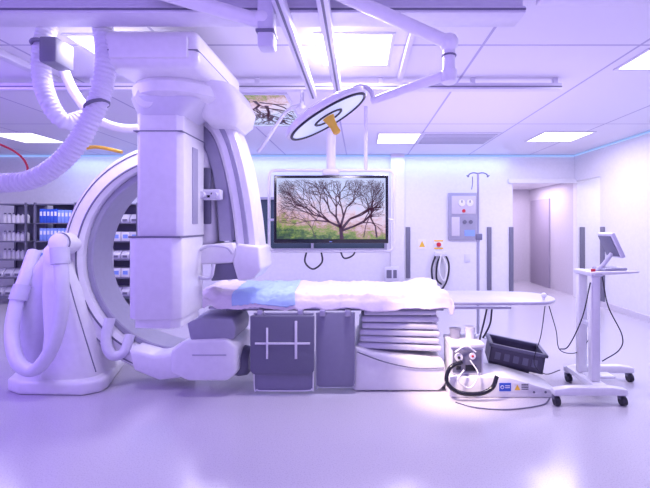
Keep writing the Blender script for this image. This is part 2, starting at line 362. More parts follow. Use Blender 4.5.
# ============================================================ FLOOR C-ARM
fc=thing('floor_mounted_c_arm','large white floor-standing x-ray C-arm with ring-shaped arm','x-ray machine',(-2.6,3.9,0))
RC=(-1.70,1.17)
def arc(r,a0,a1,n=48): return [(RC[0]+r*math.cos(math.radians(a0+(a1-a0)*i/n)),RC[1]+r*math.sin(math.radians(a0+(a1-a0)*i/n))) for i in range(n+1)]
part('ring_arm',[band(arc(1.01,78,272),0.19,3.74,4.04,0.03)],WHITE,fc,label='wide white curved ring arm')
part('ring_inner_lip',[band(arc(0.885,80,268),0.06,3.82,4.14,0.01)],MIDG,fc)
parts('ring_track',[band(arc(0.955,84,262),0.016,3.732,3.742,0.003),band(arc(1.06,84,262),0.010,3.732,3.742,0.003)],GREY,fc)
part('ring_carriage',[prism(xz(3.8,[(58,240),(78,236),(90,250),(90,288),(80,305),(60,300)]),3.9,4.2,'y',0.05,4)],WHITE2,fc)
part('stand',[loft([(-2.66,3.80,0.10,0.28,0.26),(-2.66,3.80,0.22,0.26,0.25),(-2.69,3.80,0.5,0.215,0.22),(-2.75,3.78,0.85,0.165,0.19),(-2.80,3.78,1.12,0.125,0.15),(-2.83,3.78,1.26,0.105,0.13),(-2.83,3.78,1.31,0.07,0.1)],40,3.2)],WHITE,fc,label='tapering white floor stand')
part('stand_cover',[loft([(-3.06,3.95,0.10,0.15,0.28),(-3.08,3.95,0.4,0.15,0.27),(-3.05,3.95,0.8,0.14,0.24),(-3.0,3.95,1.08,0.13,0.2),(-2.97,3.95,1.2,0.10,0.15),(-2.96,3.95,1.24,0.05,0.08)],36,2.8)],WHITE2,fc)
part('stand_base',[prism([(-3.24,3.75),(-3.16,3.58),(-3.0,3.50),(-2.42,3.48),(-2.30,3.56),(-2.30,3.66),(-2.50,4.25),(-3.2,4.25)],0.0,0.12,'z',0.03,3)],WHITE,fc)
part('pivot_cap',[lathe(at(60,243,3.62),(0,-1,0.1),[(-0.14,0.10),(0,0.10),(0.03,0.085),(0.04,0.05)],28)],WHITE,fc)
part('pivot_ring',[torus(at(60,243,3.60),(0,-1,0.1),0.09,0.006)],GREY,fc)
part('seam_line',[tube([at(64,262,3.60),at(74,300,3.58),at(86,340,3.55),at(96,372,3.52)],0.005)],GREY,fc)
part('cable_hose',[tube([at(60,255,3.5),at(62,285,3.46),at(60,320,3.44),at(50,352,3.42),at(34,370,3.42),at(18,362,3.44),at(12,335,3.55),at(16,305,3.65),at(26,275,3.75),at(34,252,3.9)],0.055,16,10)],HOSE,fc,label='thick pale hose looping down the stand')
part('cable_hose',[tube([at(110,318,3.75),at(106,340,3.7),at(112,355,3.68),at(124,352,3.72),at(130,335,3.8)],0.045,14,8)],HOSE,fc)
parts('hose_collar',[cyl(at(60,248,3.51),at(60.5,264,3.49),0.075,0.07,20),cyl(at(18,300,3.67),at(23,285,3.71),0.072,0.07,20)],WHITE2,fc)
part('tube_housing',[prism(xz(3.5,[(172,350),(184,340),(228,338),(238,346),(238,372),(228,380),(190,380),(172,372)]),3.46,3.98,'y',0.03,3)],WHITE,fc,label='white boxed x-ray tube housing')
part('tube_end',[lathe(at(234,360,3.7),(1,0,0),[(0,0.13),(0.06,0.14),(0.13,0.13),(0.16,0.10)],28)],GREY,fc)
part('collimator',[prism(xz(3.5,[(186,322),(200,318),(232,319),(236,328),(234,340),(190,341)]),3.5,3.95,'y',0.02,2)],MIDG,fc)
part('tube_arm',[prism(xz(3.72,[(135,345),(160,352),(186,348),(186,374),(165,376),(140,366)]),3.6,4.0,'y',0.03,3)],WHITE,fc)
part('tube_seam',[box(at(192,0,3.45).x,at(226,0,3.45).x,3.452,3.462,0.365,0.370)],MIDG,fc)
# ============================================================ HANGING HOSES
h=thing('corrugated_cable_hose','thick ribbed pale hoses looping down from the ceiling','hose',(-2.1,2.8,2.9))
part('hose',[tube([at(80,-6,2.75),at(100,20,2.75),at(106,60,2.7),at(97,105,2.7),at(72,150,2.7),at(38,177,2.7),at(0,183,2.7),at(-40,178,2.7)],0.062,18,10,0.06,0.030)],HOSE,h)
part('hose',[tube([at(86,0,2.95),at(58,12,2.9),at(44,40,2.85),at(42,78,2.85),at(52,108,2.85),at(66,122,2.9),at(84,118,3.0)],0.058,18,10,0.06,0.030)],HOSE,h)
part('hose',[tube([at(60,60,3.1),at(74,92,3.1),at(96,118,3.1),at(120,128,3.2),at(148,128,3.4)],0.035,14,10)],HOSE,h)
parts('hose_clamp',[box(-2.22,-2.10,2.76,2.94,2.62,2.80,0.015),torus(at(44,45,2.84),(0,0.1,1),0.07,0.014),torus(at(97,105,2.7),(-0.4,0,1),0.07,0.012)],GREY,h)
part('red_cable',[tube([at(-6,142,2.7),at(12,150,2.7),at(24,160,2.7),at(27,172,2.7),at(14,182,2.7),at(-6,188,2.7)],0.007)],RED,h,label='thin red cable')
part('yellow_grip',[tube([at(78,150,3.1),at(96,147,3.1),at(122,152,3.1)],0.014)],YEL,h)
# ============================================================ LAMP + BOOMS
lm=thing('surgical_lamp','white round surgical lamp on a jointed ceiling arm','surgical lamp',at(330,-10,2.3))
part('upper_arm',[cyl(at(318,-16,2.35),at(449,43,2.35),0.042,0.038,20),ball(at(449,43,2.35),0.055)],WHITE,lm)
part('elbow',[cyl(at(449,36,2.35),at(449,80,2.37),0.036),lathe(at(449,84,2.37),(0,0,1),[(0,0.03),(0.01,0.045),(0.08,0.045),(0.09,0.03)],20)],WHITE,lm)
part('joint_ring',[torus(at(449,56,2.36),(0,0,1),0.038,0.006)],GREY,lm)
part('lower_arm',[cyl(at(449,74,2.37),at(372,101,2.6),0.033,0.024),ball(at(449,76,2.37),0.04)],WHITE,lm)
part('yoke',[tube([at(374,100,2.6),at(370,90,2.62),at(360,86,2.66),at(348,92,2.7),at(334,104,2.72)],0.016)],WHITE2,lm)
n=Vector((0.50,0.06,-0.86)).normalized(); c=at(327,115,2.72)
hd=part('lamp_head',[lathe(c,n,[(-0.060,0.08),(-0.055,0.14),(-0.038,0.27),(-0.02,0.31),(0.008,0.315),(0.015,0.30),(0.012,0.02)],44)],WHITE,lm,label='round white lamp head')
part('lens',[lathe(c+n*0.014,n,[(0,0.285),(0.004,0.28)],44)],mat('lens_glass',(0.45,0.5,0.75),0.15,emit=(0.6,0.66,1.0),es=0.45),hd)
parts('lens_ring',[torus(c+n*0.018,n,0.285,0.010,44),torus(c+n*0.018,n,0.10,0.010,30)],DARK,hd)
part('sterile_handle',[lathe(c+n*0.016,n,[(0,0.045),(0.03,0.034),(0.08,0.026),(0.12,0.028),(0.13,0.015)],18)],YEL,hd,label='yellow handle')
bo=thing('ceiling_boom','white jointed ceiling boom arm with vertical post','ceiling boom',at(200,-10,2.3))
part('boom_arm',[cyl(at(140,-14,2.35),at(262,22,2.35),0.045,0.042),ball(at(264,20,2.35),0.06)],WHITE,bo)
part('boom_post',[box(at(259,0,2.35).x,at(275,0,2.35).x,2.30,2.40,at(0,50,2.35).z,2.90,0.015)],WHITE2,bo)
part('spring_arm',[tube([at(302,108,3.9),at(302,88,3.9)],0.02,smooth=False),tube([at(302,104,3.9),at(286,112,3.9),at(268,138,3.9),at(258,152,4.0)],0.016),ball(at(302,106,3.9),0.035)],WHITE2,bo)
part('post_trim',[box(at(258,0,2.35).x,at(276,0,2.35).x,2.29,2.41,at(0,36,2.35).z,at(0,33,2.35).z,0.003)],GREY,bo)
# ============================================================ MONITOR
mo=thing('ceiling_hung_monitor','large wide display showing a bare tree, on a tubular ceiling frame','monitor',(-0.35,4.8,CZ))
x0,x1,z0,z1=-1.02,0.336,1.272,2.076
part('housing',[box(x0,x1,4.73,4.80,z0,z1,0.01)],BLACK,mo,label='glossy black display housing')
part('screen',[box(x0+0.035,x1-0.035,4.724,4.732,z0+0.05,z1-0.035)],PICM,mo)
SW=x1-x0-0.07; SH=z1-z0-0.085
random.seed(21)
br=branches(SW,SH,[(SW*0.60,0.0,1.7,0.14,0.05,8),(SW*0.60,0.12,0.9,0.15,0.035,8),(SW*0.60,0.1,0.35,0.15,0.030,8),(SW*0.59,0.14,2.7,0.15,0.030,8),(SW*0.45,0.25,2.9,0.14,0.02,7),(SW*0.35,0.03,1.9,0.10,0.010,6),(SW*0.92,0.02,1.7,0.13,0.022,7),(SW*0.80,0.02,1.4,0.14,0.012,7),(SW*0.5,0.5,2.2,0.1,0.014,6)])
V=[];Q=[]
for q in br:
    o=len(V); V+=[(x0+0.035+p[0],4.7225,z0+0.05+p[1]) for p in q]; Q.append([o,o+1,o+2,o+3])
part('displayed_branches',(V,Q),BRANCH,mo,fix=False)
fr=rrect(-1.10,0.41,1.17,2.15,0.07,5)
P=[Vector((a,4.84,b)) for a,b in fr]; P.append(P[0])
part('tube_frame',[tube(P,0.018,10,smooth=False),cyl((-1.1,4.84,1.55),(-1.02,4.8,1.55),0.015),cyl((0.41,4.84,1.55),(0.33,4.8,1.55),0.015)],WHITE,mo)
part('suspension_post',[cyl((-0.35,4.84,2.10),(-0.35,4.84,CZ),0.055),box(-0.45,-0.25,4.78,4.90,2.08,2.16,0.015),lathe((-0.35,4.84,2.78),(0,0,1),[(0,0.07),(0.14,0.13)],24)],WHITE2,mo)
part('side_post',[cyl((0.07,4.84,2.15),(0.07,4.84,CZ),0.022)],WHITE2,mo)
part('mount_plate',[box(-0.65,0.0,4.80,4.83,1.4,1.9,0.01),box(-0.4,-0.3,4.81,4.86,1.4,2.15,0.01)],GREY,mo)
part('display_light',[box(-0.36,-0.33,4.722,4.728,z0+0.015,z0+0.022)],LBLUE,mo)
parts('cable_loop',[tube([at(307,250,4.84),at(305,262,4.84),at(313,269,4.82),at(322,262,4.84),at(321,250,4.84)],0.011),tube([at(340,250,4.84),at(344,258,4.82),at(352,256,4.82),at(356,250,4.84)],0.010)],DARK,mo)
# ============================================================ TABLE
tt=thing('procedure_table','white patient table with long narrow top and bellows base','operating table',(0.35,3.9,0))
tp=[(-1.46,3.60),(-1.46,4.24),(1.2,4.24)]+[(1.62+0.25*math.sin(math.radians(a)),3.90+0.28*math.cos(math.radians(a))) for a in range(0,181,12)]+[(1.2,3.60)]
part('table_top',[prism(tp,0.765,0.795,'z',0.008,2)],CARBON,tt,label='long thin grey-white table top')
part('mattress',[box(-1.44,0.76,3.63,4.21,0.795,0.855,0.025,3)],MIDG,tt)
part('under_frame',[box(-1.2,0.74,3.68,4.16,0.715,0.765,0.01),box(-1.2,0.75,3.575,3.60,0.725,0.765,0.005)],GREY,tt)
part('side_rail',[box(-1.35,1.35,3.565,3.575,0.74,0.765,0.003)],STEEL,tt)
bp=xz(3.57,[(354,346),(372,352),(400,356),(436,360),(443,360),(446,366),(446,384),(440,391.5),(353,391.5)])
part('base',[prism(bp,3.57,4.35,'y',0.03,4)],WHITE,tt,label='white swept pedestal base')
part('base_seam',[tube([at(357,352,3.56),at(385,362,3.56),at(415,368,3.56),at(444,368,3.56)],0.005)],GREY,tt)
bel=[];dk=[]
for i in range(6):
    z=0.36+i*0.062; s=0.014*(i%2); k=0.010*i
    bel.append(rot(box(-0.03+k+s,0.74-k*0.6-s,3.62,4.3,z,z+0.052,0.018,3),2.5-i*0.5,'Y',(0.3,3.9,z)))
    dk.append(box(0.0+k,0.70-k,3.66,4.26,z-0.02,z+0.03))
parts('bellows',bel,WHITE2,tt,label='folding lift cover layer'); part('bellows_gap',dk+[box(0.03,0.68,3.68,4.24,0.68,0.72)],GREY,tt)
part('table_foot',[prism([(0.77,0),(1.72,0),(1.72,0.05),(1.30,0.17),(1.20,0.18),(0.77,0.18)],3.45,3.80,'y',0.012,2)],WHITE,tt,label='low wedge-shaped floor foot')
parts('foot_bolt',[cyl((1.50+i*0.1,3.452,0.05),(1.50+i*0.1,3.446,0.05),0.010,n=12) for i in range(2)],GREY,tt)
lb=part('warning_label',[box(1.20,1.30,3.444,3.449,0.06,0.13)],BLUE,tt,label='blue square icon label')
part('icon',[torus((1.225,3.443,0.095),(0,1,0),0.013,0.003,16,5),box(1.25,1.29,3.4425,3.4435,0.088,0.094),box(1.25,1.29,3.4425,3.4435,0.104,0.110)],WHITE,lb)
lb=part('warning_label',[box(1.32,1.46,3.444,3.449,0.06,0.13)],WHITE,tt,label='white label with yellow warning triangle')
part('icon',[prism([(1.33,0.07),(1.38,0.07),(1.355,0.118)],3.4425,3.4435,'y')],YEL,lb)
part('icon_text',[box(1.39,1.45,3.4425,3.4435,0.075+i*0.014,0.081+i*0.014) for i in range(4)],BLACK,lb)
part('end_knob',[cyl((1.70,3.70,0.79),(1.70,3.70,0.83),0.012),ball((1.70,3.70,0.84),0.025)],WHITE,tt)
parts('trailing_cable',[tube([at(545,306,3.62),at(541,335,3.6),at(534,362,3.55),at(545,374,3.6),at(560,370,3.75)],0.004),tube([at(549,306,3.62),at(556,330,3.62),at(560,350,3.62),at(578,352,3.65),at(592,335,3.6)],0.004),
      tube([at(487,308,3.62),at(484,322,3.6),at(480,338,3.6),at(478,352,3.58)],0.008),tube([at(492,308,3.62),at(490,324,3.6),at(483,338,3.62)],0.008)],DARK,tt)
sk=thing('lead_skirt','grey hanging radiation skirt panels with white straps','radiation shield',(-0.5,3.54,0.72))
X=lambda p:(p-360)*3.54/400
part('skirt_panel',[prism(rrect(X(254),X(314),0.035,0.715,0.05,5,(0,0,1,1)),3.52,3.55,'y',0.006)],SKIRT2,sk)
part('skirt_edge',[tube([(X(255),3.515,0.70),(X(255),3.515,0.09),(X(258),3.515,0.045),(X(264),3.515,0.035),(X(306),3.515,0.035),(X(312),3.515,0.05),(X(313.5),3.515,0.09),(X(313.5),3.515,0.7)],0.006,8,5)],WHITE,sk,label='white piped edge')
part('skirt_panel',[prism(rrect(X(316),X(355),0.06,0.715,0.04,5,(0,0,1,1)),3.53,3.56,'y',0.006)],SKIRT2,sk)
part('skirt_edge',[tube([(X(316.5),3.525,0.70),(X(316.5),3.525,0.10),(X(320),3.525,0.062),(X(350),3.525,0.062),(X(354),3.525,0.10),(X(354.5),3.525,0.70)],0.004,8,5)],MIDG,sk)
pd=part('skirt_pad',[prism(rrect(X(252),X(315),0.19,0.70,0.05,5,(0,0,1,1)),3.475,3.515,'y',0.012,3)],SKIRT,sk,label='padded dark grey pocket panel')
part('strap',[box(X(257),X(311),3.465,3.475,0.455,0.472,0.002)],WHITE,pd)
part('strap',[box(X(268),X(270),3.463,3.473,0.33,0.60,0.002)],WHITE,pd)
part('strap',[box(X(296),X(298.5),3.463,3.473,0.33,0.66,0.002)],WHITE,pd)
parts('hanger_clip',[box(X(p),X(p)+0.05,3.50,3.565,0.69,0.745,0.006) for p in (258,298,320,345)],STEEL,sk)
def sec(v):
    P=[(4.262,0.78),(4.25,0.86),(4.20,0.885),(4.05,0.88),(3.90,0.875),(3.75,0.872),(3.64,0.872),(3.578,0.856),(3.552,0.80),(3.545,0.735)]
    t=v*(len(P)-1); i=min(int(t),len(P)-2); u=t-i; return P[i][0]*(1-u)+P[i+1][0]*u,P[i][1]*(1-u)+P[i+1][1]*u
def sheet_fn(u,v):
    x=-1.50+u*2.31; y,z=sec(v); nn=noise.noise(Vector((x*3.5,v*4,1.3)))
    z+=0.022*abs(nn)+0.018*max(0,noise.noise(Vector((x*9+v*5,v*9,4))))+0.014*abs(noise.noise(Vector((x*20,v*14+x*6,9))))
    if v>0.85: z+=0.05*noise.noise(Vector((x*2.6,0,7)))*(v-0.85)/0.15; y-=0.014*abs(math.sin(x*11+2*math.sin(x*3)))*(v-0.8)*5
    if u>0.86: z+=0.035*math.sin((u-0.86)/0.14*math.pi)*(1 if 0.1<v<0.9 else 0.3)
    if u<0.12: z+=0.03*math.sin(u/0.12*math.pi)*abs(noise.noise(Vector((v*5,u*20,2))))*2
    if u>0.985: z-=0.05
    if u<0.015: z-=0.05
    return (x+0.03*math.sin(v*9)*(1 if u>0.9 else 0.3),y,z)
bs=part('bed_sheet',grid(170,60,sheet_fn),SHEET,None,'crumpled pinkish white disposable sheet draped over the table','sheet',fix=False)
bs.modifiers.new('Solidify','SOLIDIFY').thickness=0.003
def pad_fn(u,v):
    x=-1.16+u*0.56+0.06*(v-0.5); y,z=sec(0.08+v*0.88); a=sheet_fn((x+1.50)/2.31,0.08+v*0.88)
    return (x,a[1]-0.004-(0.006 if v>0.8 else 0),a[2]+0.010+0.004*math.sin(u*20+v*7))
pp=part('absorbent_pad',grid(60,60,pad_fn),BLUEPAD,None,'light blue paper absorbent pad lying on the sheet','pad',fix=False)
pp.modifiers.new('Solidify','SOLIDIFY').thickness=0.002
# ============================================================ EQUIPMENT on foot
su=thing('suction_unit','white portable suction pump with dials and black coiled hose','medical pump',(0.95,3.6,0.18))
sx0,sx1=at(449,0,3.55).x,at(482,0,3.55).x
part('pump_body',[box(sx0,sx1,3.50,3.78,0.18,0.42,0.015,3)],WHITE2,su)
part('pump_front',[box(sx0+0.02,sx1-0.02,3.492,3.502,0.20,0.40,0.004)],GREY,su)
part('pump_lid',[box(sx0-0.005,sx1+0.005,3.48,3.79,0.42,0.46,0.012,3)],WHITE,su)
d1=part('dial',[cyl((sx0+0.07,3.492,0.34),(sx0+0.07,3.475,0.34),0.035)],WHITE,su)
part('dial_knob',[cyl((sx0+0.07,3.475,0.34),(sx0+0.07,3.470,0.34),0.012)],DARK,d1)
d1=part('dial',[cyl((sx0+0.19,3.492,0.35),(sx0+0.19,3.478,0.35),0.028)],WHITE,su)
part('dial_knob',[cyl((sx0+0.19,3.478,0.35),(sx0+0.19,3.474,0.35),0.010)],RED,d1)
part('jar',[cyl((sx0+0.08,3.66,0.46),(sx0+0.08,3.66,0.53),0.045,0.05),cyl((sx0+0.08,3.66,0.53),(sx0+0.08,3.66,0.545),0.052)],MIDG,su)
part('jar',[cyl((sx0+0.21,3.64,0.46),(sx0+0.21,3.64,0.55),0.04,0.045),cyl((sx0+0.21,3.64,0.55),(sx0+0.21,3.64,0.565),0.048)],WHITE,su)
parts('switch',[box(sx0+0.05,sx0+0.09,3.485,3.493,0.23,0.26),box(sx0+0.13,sx0+0.22,3.485,3.493,0.22,0.27)],BLACK,su)
part('black_hose',[tube([at(462,362,3.44),at(450,368,3.42),at(447,382,3.40),at(458,392,3.38),at(478,394,3.38),at(492,388,3.38),at(497,376,3.40)],0.018,12,10)],BLACK,su)
parts('small_tube',[tube([at(470,360,3.46),at(478,374,3.42),at(470,388,3.40),at(458,380,3.40),at(464,370,3.42)],0.006),tube([at(455,352,3.46),at(466,346,3.46),at(476,352,3.46)],0.006)],WHITE,su)
cr=thing('storage_crate','dark grey open plastic crate tilted on the floor','crate',(1.5,4.05,0))
cxa,cxb=at(486,0,4.0).x,at(536,0,4.0).x
def R(g): return rot(rot(g,9,'Y',(cxb,4.0,0.0)),-12,'Z',((cxa+cxb)/2,4.0,0))
CR=mat('crate_plastic',(0.10,0.09,0.14),0.5)
zc=0.07
part('crate_bottom',[R(box(cxa,cxb,3.85,4.2,zc,zc+0.02))],CR,cr)
part('crate_wall',[R(box(cxa,cxb,3.85,3.865,zc,zc+0.17,0.004)),R(box(cxa,cxb,4.185,4.2,zc,zc+0.17,0.004)),R(box(cxa,cxa+0.015,3.85,4.2,zc,zc+0.17)),R(box(cxb-0.015,cxb,3.85,4.2,zc,zc+0.17))],CR,cr)
part('crate_rim',[R(box(cxa-0.02,cxb+0.02,3.83,3.87,zc+0.165,zc+0.195,0.006)),R(box(cxa-0.02,cxb+0.02,4.18,4.22,zc+0.165,zc+0.195,0.006)),R(box(cxa-0.02,cxa+0.02,3.83,4.22,zc+0.165,zc+0.195,0.006)),R(box(cxb-0.02,cxb+0.02,3.83,4.22,zc+0.165,zc+0.195,0.006))],GREY,cr)
parts('crate_slot',[R(box(cxa+0.05+i*0.085,cxa+0.10+i*0.085,3.845,3.852,zc+0.05,zc+0.12)) for i in range(5)],GREY,cr)
part('crate_support',[box(cxa+0.02,cxb-0.1,3.92,4.15,0,0.06,0.01)],CR,cr)
part('floor_cable',[tube([(0.8,3.35,0.008),(0.95,3.25,0.008),(1.2,3.22,0.008),(1.5,3.3,0.008),(1.62,3.42,0.008)],0.005)],GREY,None,'thin grey cable trailing over the floor','cable')
# ============================================================ IV POLE
iv=thing('iv_pole','chrome drip stand with hooks and five wheels','iv pole',(1.475,5.0,0))
part('pole',[cyl((1.475,5,0.1),(1.475,5,1.3),0.018),cyl((1.475,5,1.3),(1.475,5,2.13),0.013),lathe((1.475,5,1.28),(0,0,1),[(0,0.024),(0.05,0.024)],16)],MIDG,iv)
for s in (-1,1): part('hook',[tube([(1.475,5,2.13),(1.475+s*0.06,5,2.14),(1.475+s*0.11,5,2.12),(1.475+s*0.12,5,2.09),(1.475+s*0.14,5,2.11)],0.008)],GREY,iv)
part('bag_clip',[tube([(1.40,4.98,2.09),(1.40,4.98,2.0),(1.39,4.98,1.93)],0.006)],GREY,iv)
part('height_clamp',[box(1.44,1.52,4.96,5.0,1.30,1.38,0.01)],GREY,iv)
for i in range(5):
    a=i*72*math.pi/180+0.3; ex,ey=1.475+0.28*math.cos(a),5+0.28*math.sin(a)
    lg=part('leg',[cyl((1.475,5,0.12),(ex,ey,0.075),0.016,0.012)],WHITE2,iv)
    part('caster',[cyl((ex-0.012,ey,0.032),(ex+0.012,ey,0.032),0.032),cyl((ex,ey,0.05),(ex,ey,0.085),0.01)],DARK,lg)
# ============================================================ MOBILE STAND
ms=thing('mobile_equipment_stand','white wheeled stand carrying a small tilted display and keypad','equipment trolley',(2.05,3.58,0))
fy,ry=3.32,3.82
fx0,fx1=at(556,0,fy).x,at(622,0,fy).x; rx0,rx1=at(568,0,ry).x,at(629,0,ry).x
part('base_leg',[prism([(fx0-0.03,0.085),(fx0-0.03,0.135),(fx0+0.1,0.155),(fx1-0.1,0.155),(fx1+0.03,0.135),(fx1+0.03,0.085)],fy-0.035,fy+0.035,'y',0.01)],WHITE,ms)
part('base_leg',[prism([(rx0-0.03,0.085),(rx0-0.03,0.135),(rx0+0.1,0.155),(rx1-0.1,0.155),(rx1+0.03,0.135),(rx1+0.03,0.085)],ry-0.035,ry+0.035,'y',0.01)],WHITE,ms)
mx=2.02
part('cross_beam',[box(mx-0.06,mx+0.06,fy,ry,0.10,0.15,0.01),box(mx-0.02,mx+0.22,3.5,3.62,0.14,0.165,0.01)],WHITE,ms)
for (x,y) in ((fx0,fy),(fx1,fy),(rx0,ry),(rx1,ry)):
    cs=part('caster',[cyl((x-0.020,y-0.01,0.037),(x+0.020,y-0.01,0.037),0.037)],DARK,ms)
    part('caster_fork',[cyl((x,y,0.04),(x,y,0.09),0.012),box(x-0.023,x+0.023,y-0.015,y+0.03,0.045,0.078,0.004)],GREY,cs)
part('post',[box(mx-0.04,mx+0.04,3.42,3.48,0.15,1.07,0.012,2)],WHITE,ms)
part('post',[box(mx-0.04,mx+0.04,3.62,3.68,0.15,1.07,0.012,2)],WHITE,ms)
part('cross_brace',[box(mx-0.02,mx+0.02,3.48,3.62,0.60,0.64,0.005)],WHITE2,ms)
part('top_plate',[box(mx-0.05,mx+0.05,3.40,3.70,1.05,1.09,0.012)],WHITE2,ms)
part('tray',[rot(box(mx+0.02,mx+0.30,3.40,3.70,1.06,1.085,0.01),-3,'Y',(mx,3.5,1.07))],WHITE,ms)
part('tray_handle',[tube([(mx-0.03,3.40,1.07),(mx-0.05,3.36,1.09),(mx+0.28,3.34,1.10),(mx+0.30,3.40,1.09)],0.010)],WHITE,ms)
kp=part('keypad',[rot(box(mx+0.08,mx+0.27,3.42,3.62,1.087,1.11,0.006),-3,'Y',(mx,3.5,1.07))],MIDG,ms)
part('keypad_keys',[rot(box(mx+0.095+i*0.028,mx+0.115+i*0.028,3.43+j*0.04,3.455+j*0.04,1.108,1.114),-3,'Y',(mx,3.5,1.07)) for i in range(6) for j in range(4)],WHITE,kp)
dx=at(612,0,3.5).x
def RD(g): return rot(rot(g,-24,'Y',(dx,3.5,1.3)),-4,'Z',(dx,3.5,1.3))
ds=part('display',[RD(box(dx-0.01,dx+0.025,3.40,3.64,1.20,1.43,0.01,2))],WHITE2,ms,label='small tilted touch display')
part('display_screen',[RD(box(dx-0.017,dx-0.009,3.42,3.62,1.22,1.41,0.002))],GREY,ds)
part('display_arm',[tube([(mx+0.05,3.52,1.08),(mx+0.12,3.52,1.14),(dx+0.01,3.52,1.24)],0.018)],WHITE2,ms)
part('red_button',[cyl((mx-0.02,3.43,1.09),(mx-0.02,3.43,1.115),0.018)],RED,ms)
parts('cable',[tube([(mx+0.05,3.42,1.05),(mx+0.09,3.40,0.8),(mx+0.22,3.42,0.55),(mx+0.25,3.5,0.40),(mx+0.1,3.5,0.30)],0.005),tube([(mx-0.05,3.42,1.0),(mx-0.12,3.42,0.7),(mx-0.22,3.45,0.45),(mx-0.30,3.45,0.42)],0.005)],DARK,ms)
# ============================================================ WALL ITEMS
def wx(p,d=8.2): return (p-360)*d/400
def wz(p,d=8.2): return CH+(224-p)*d/400
g='wall protection strips'
for p,t0,b0 in ((408,227,278),(489,227,290),(511,227,292)):
    part('wall_guard_strip',[box(wx(p)-0.045,wx(p)+0.045,BY-0.03,BY,wz(b0),wz(t0),0.008)],GREY,None,'dark grey vertical protective strip on the wall','wall guard',g)
part('wall_guard_strip',[box(4.50,4.60,BY-0.03,BY,0.02,wz(227),0.008)],GREY,None,'dark grey vertical protective strip on the wall','wall guard',g)
part('wall_guard_strip',[box(RX-0.025,RX,7.18,7.30,0.1,1.45,0.008)],GREY,None,'dark grey vertical protective strip at the wall end','wall guard',g)
gp=thing('medical_gas_panel','grey wall panel with gauge windows and red emergency mark','control panel',(wx(463),BY,wz(240)))
part('panel_plate',[box(wx(448),wx(478),BY-0.05,BY,wz(240),wz(193),0.01)],MIDG,gp)
parts('panel_window',[box(wx(451),wx(475),BY-0.058,BY-0.05,wz(214),wz(196),0.003),box(wx(451),wx(459),BY-0.058,BY-0.05,wz(236),wz(217),0.003)],WALLB,gp)
parts('gauge',[cyl((wx(461+i*8),BY-0.075,wz(203)),(wx(461+i*8),BY-0.055,wz(203)),0.07) for i in range(2)],WHITE,gp)
parts('gauge_needle',[box(wx(461+i*8)-0.008,wx(461+i*8)+0.008,BY-0.08,BY-0.074,wz(203),wz(200.5)) for i in range(2)],BLACK,gp)
part('red_mark',[cyl((wx(463),BY-0.07,wz(211)),(wx(463),BY-0.052,wz(211)),0.035)],RED,gp)
parts('panel_socket',[cyl((wx(464+i*6),BY-0.065,wz(222)),(wx(464+i*6),BY-0.05,wz(222)),0.04) for i in range(2)],GREY,gp)
part('panel_display',[box(wx(464),wx(474),BY-0.058,BY-0.05,wz(236),wz(230))],LBLUE,gp)
sg=part('wall_sign',[box(wx(418),wx(426),BY-0.012,BY,wz(249),wz(239))],WHITE,None,'small white sign with yellow warning symbol','sign')
part('sign_symbol',[prism([(wx(419),wz(247)),(wx(425),wz(247)),(wx(422),wz(240.5))],BY-0.016,BY-0.012,'y')],YEL,sg)
sg=part('wall_sign',[box(wx(434),wx(443),BY-0.012,BY,wz(249),wz(240))],WHITE,None,'small white sign with red emergency button','sign')
part('sign_button',[cyl((wx(438.5),BY-0.05,wz(244.5)),(wx(438.5),BY-0.012,wz(244.5)),0.045),],RED,sg)
parts('sign_border',[box(wx(434),wx(443),BY-0.014,BY-0.012,wz(241.5),wz(240)),box(wx(434),wx(443),BY-0.014,BY-0.012,wz(249),wz(247.5))],YEL,sg)
ch=thing('wall_hung_hose','black and white coiled cables hanging from a wall hook','cable',(wx(439),BY,wz(253)))
part('wall_hook',[box(wx(434),wx(446),BY-0.10,BY,wz(256),wz(252),0.01)],WHITE2,ch)
part('coil',[tube([(wx(435),BY-0.08,wz(255)),(wx(431),BY-0.08,wz(268)),(wx(433),BY-0.08,wz(284)),(wx(439),BY-0.08,wz(290)),(wx(446),BY-0.08,wz(280)),(wx(448),BY-0.08,wz(264)),(wx(443),BY-0.08,wz(254)),(wx(437),BY-0.06,wz(262)),(wx(436),BY-0.06,wz(278)),(wx(441),BY-0.06,wz(284))],0.018)],DARK,ch)
part('coil',[tube([(wx(440),BY-0.1,wz(255)),(wx(438),BY-0.1,wz(270)),(wx(443),BY-0.1,wz(280)),(wx(446),BY-0.1,wz(268)),(wx(442),BY-0.1,wz(256))],0.018)],WHITE,ch)
so=part('wall_socket',[box(wx(384),wx(398),BY-0.17,BY-0.12,wz(280),wz(266),0.01)],WHITE2,None,'white surface-mounted socket box','socket box')
parts('socket_face',[box(wx(386),wx(391),BY-0.175,BY-0.17,wz(277),wz(269)),box(wx(392.5),wx(396),BY-0.175,BY-0.17,wz(277),wz(269))],GREY,so)
part('switch_plate',[box(wx(464),wx(470),BY-0.015,BY,wz(262),wz(254),0.003)],WHITE2,None,'small white light switch plate','light switch')
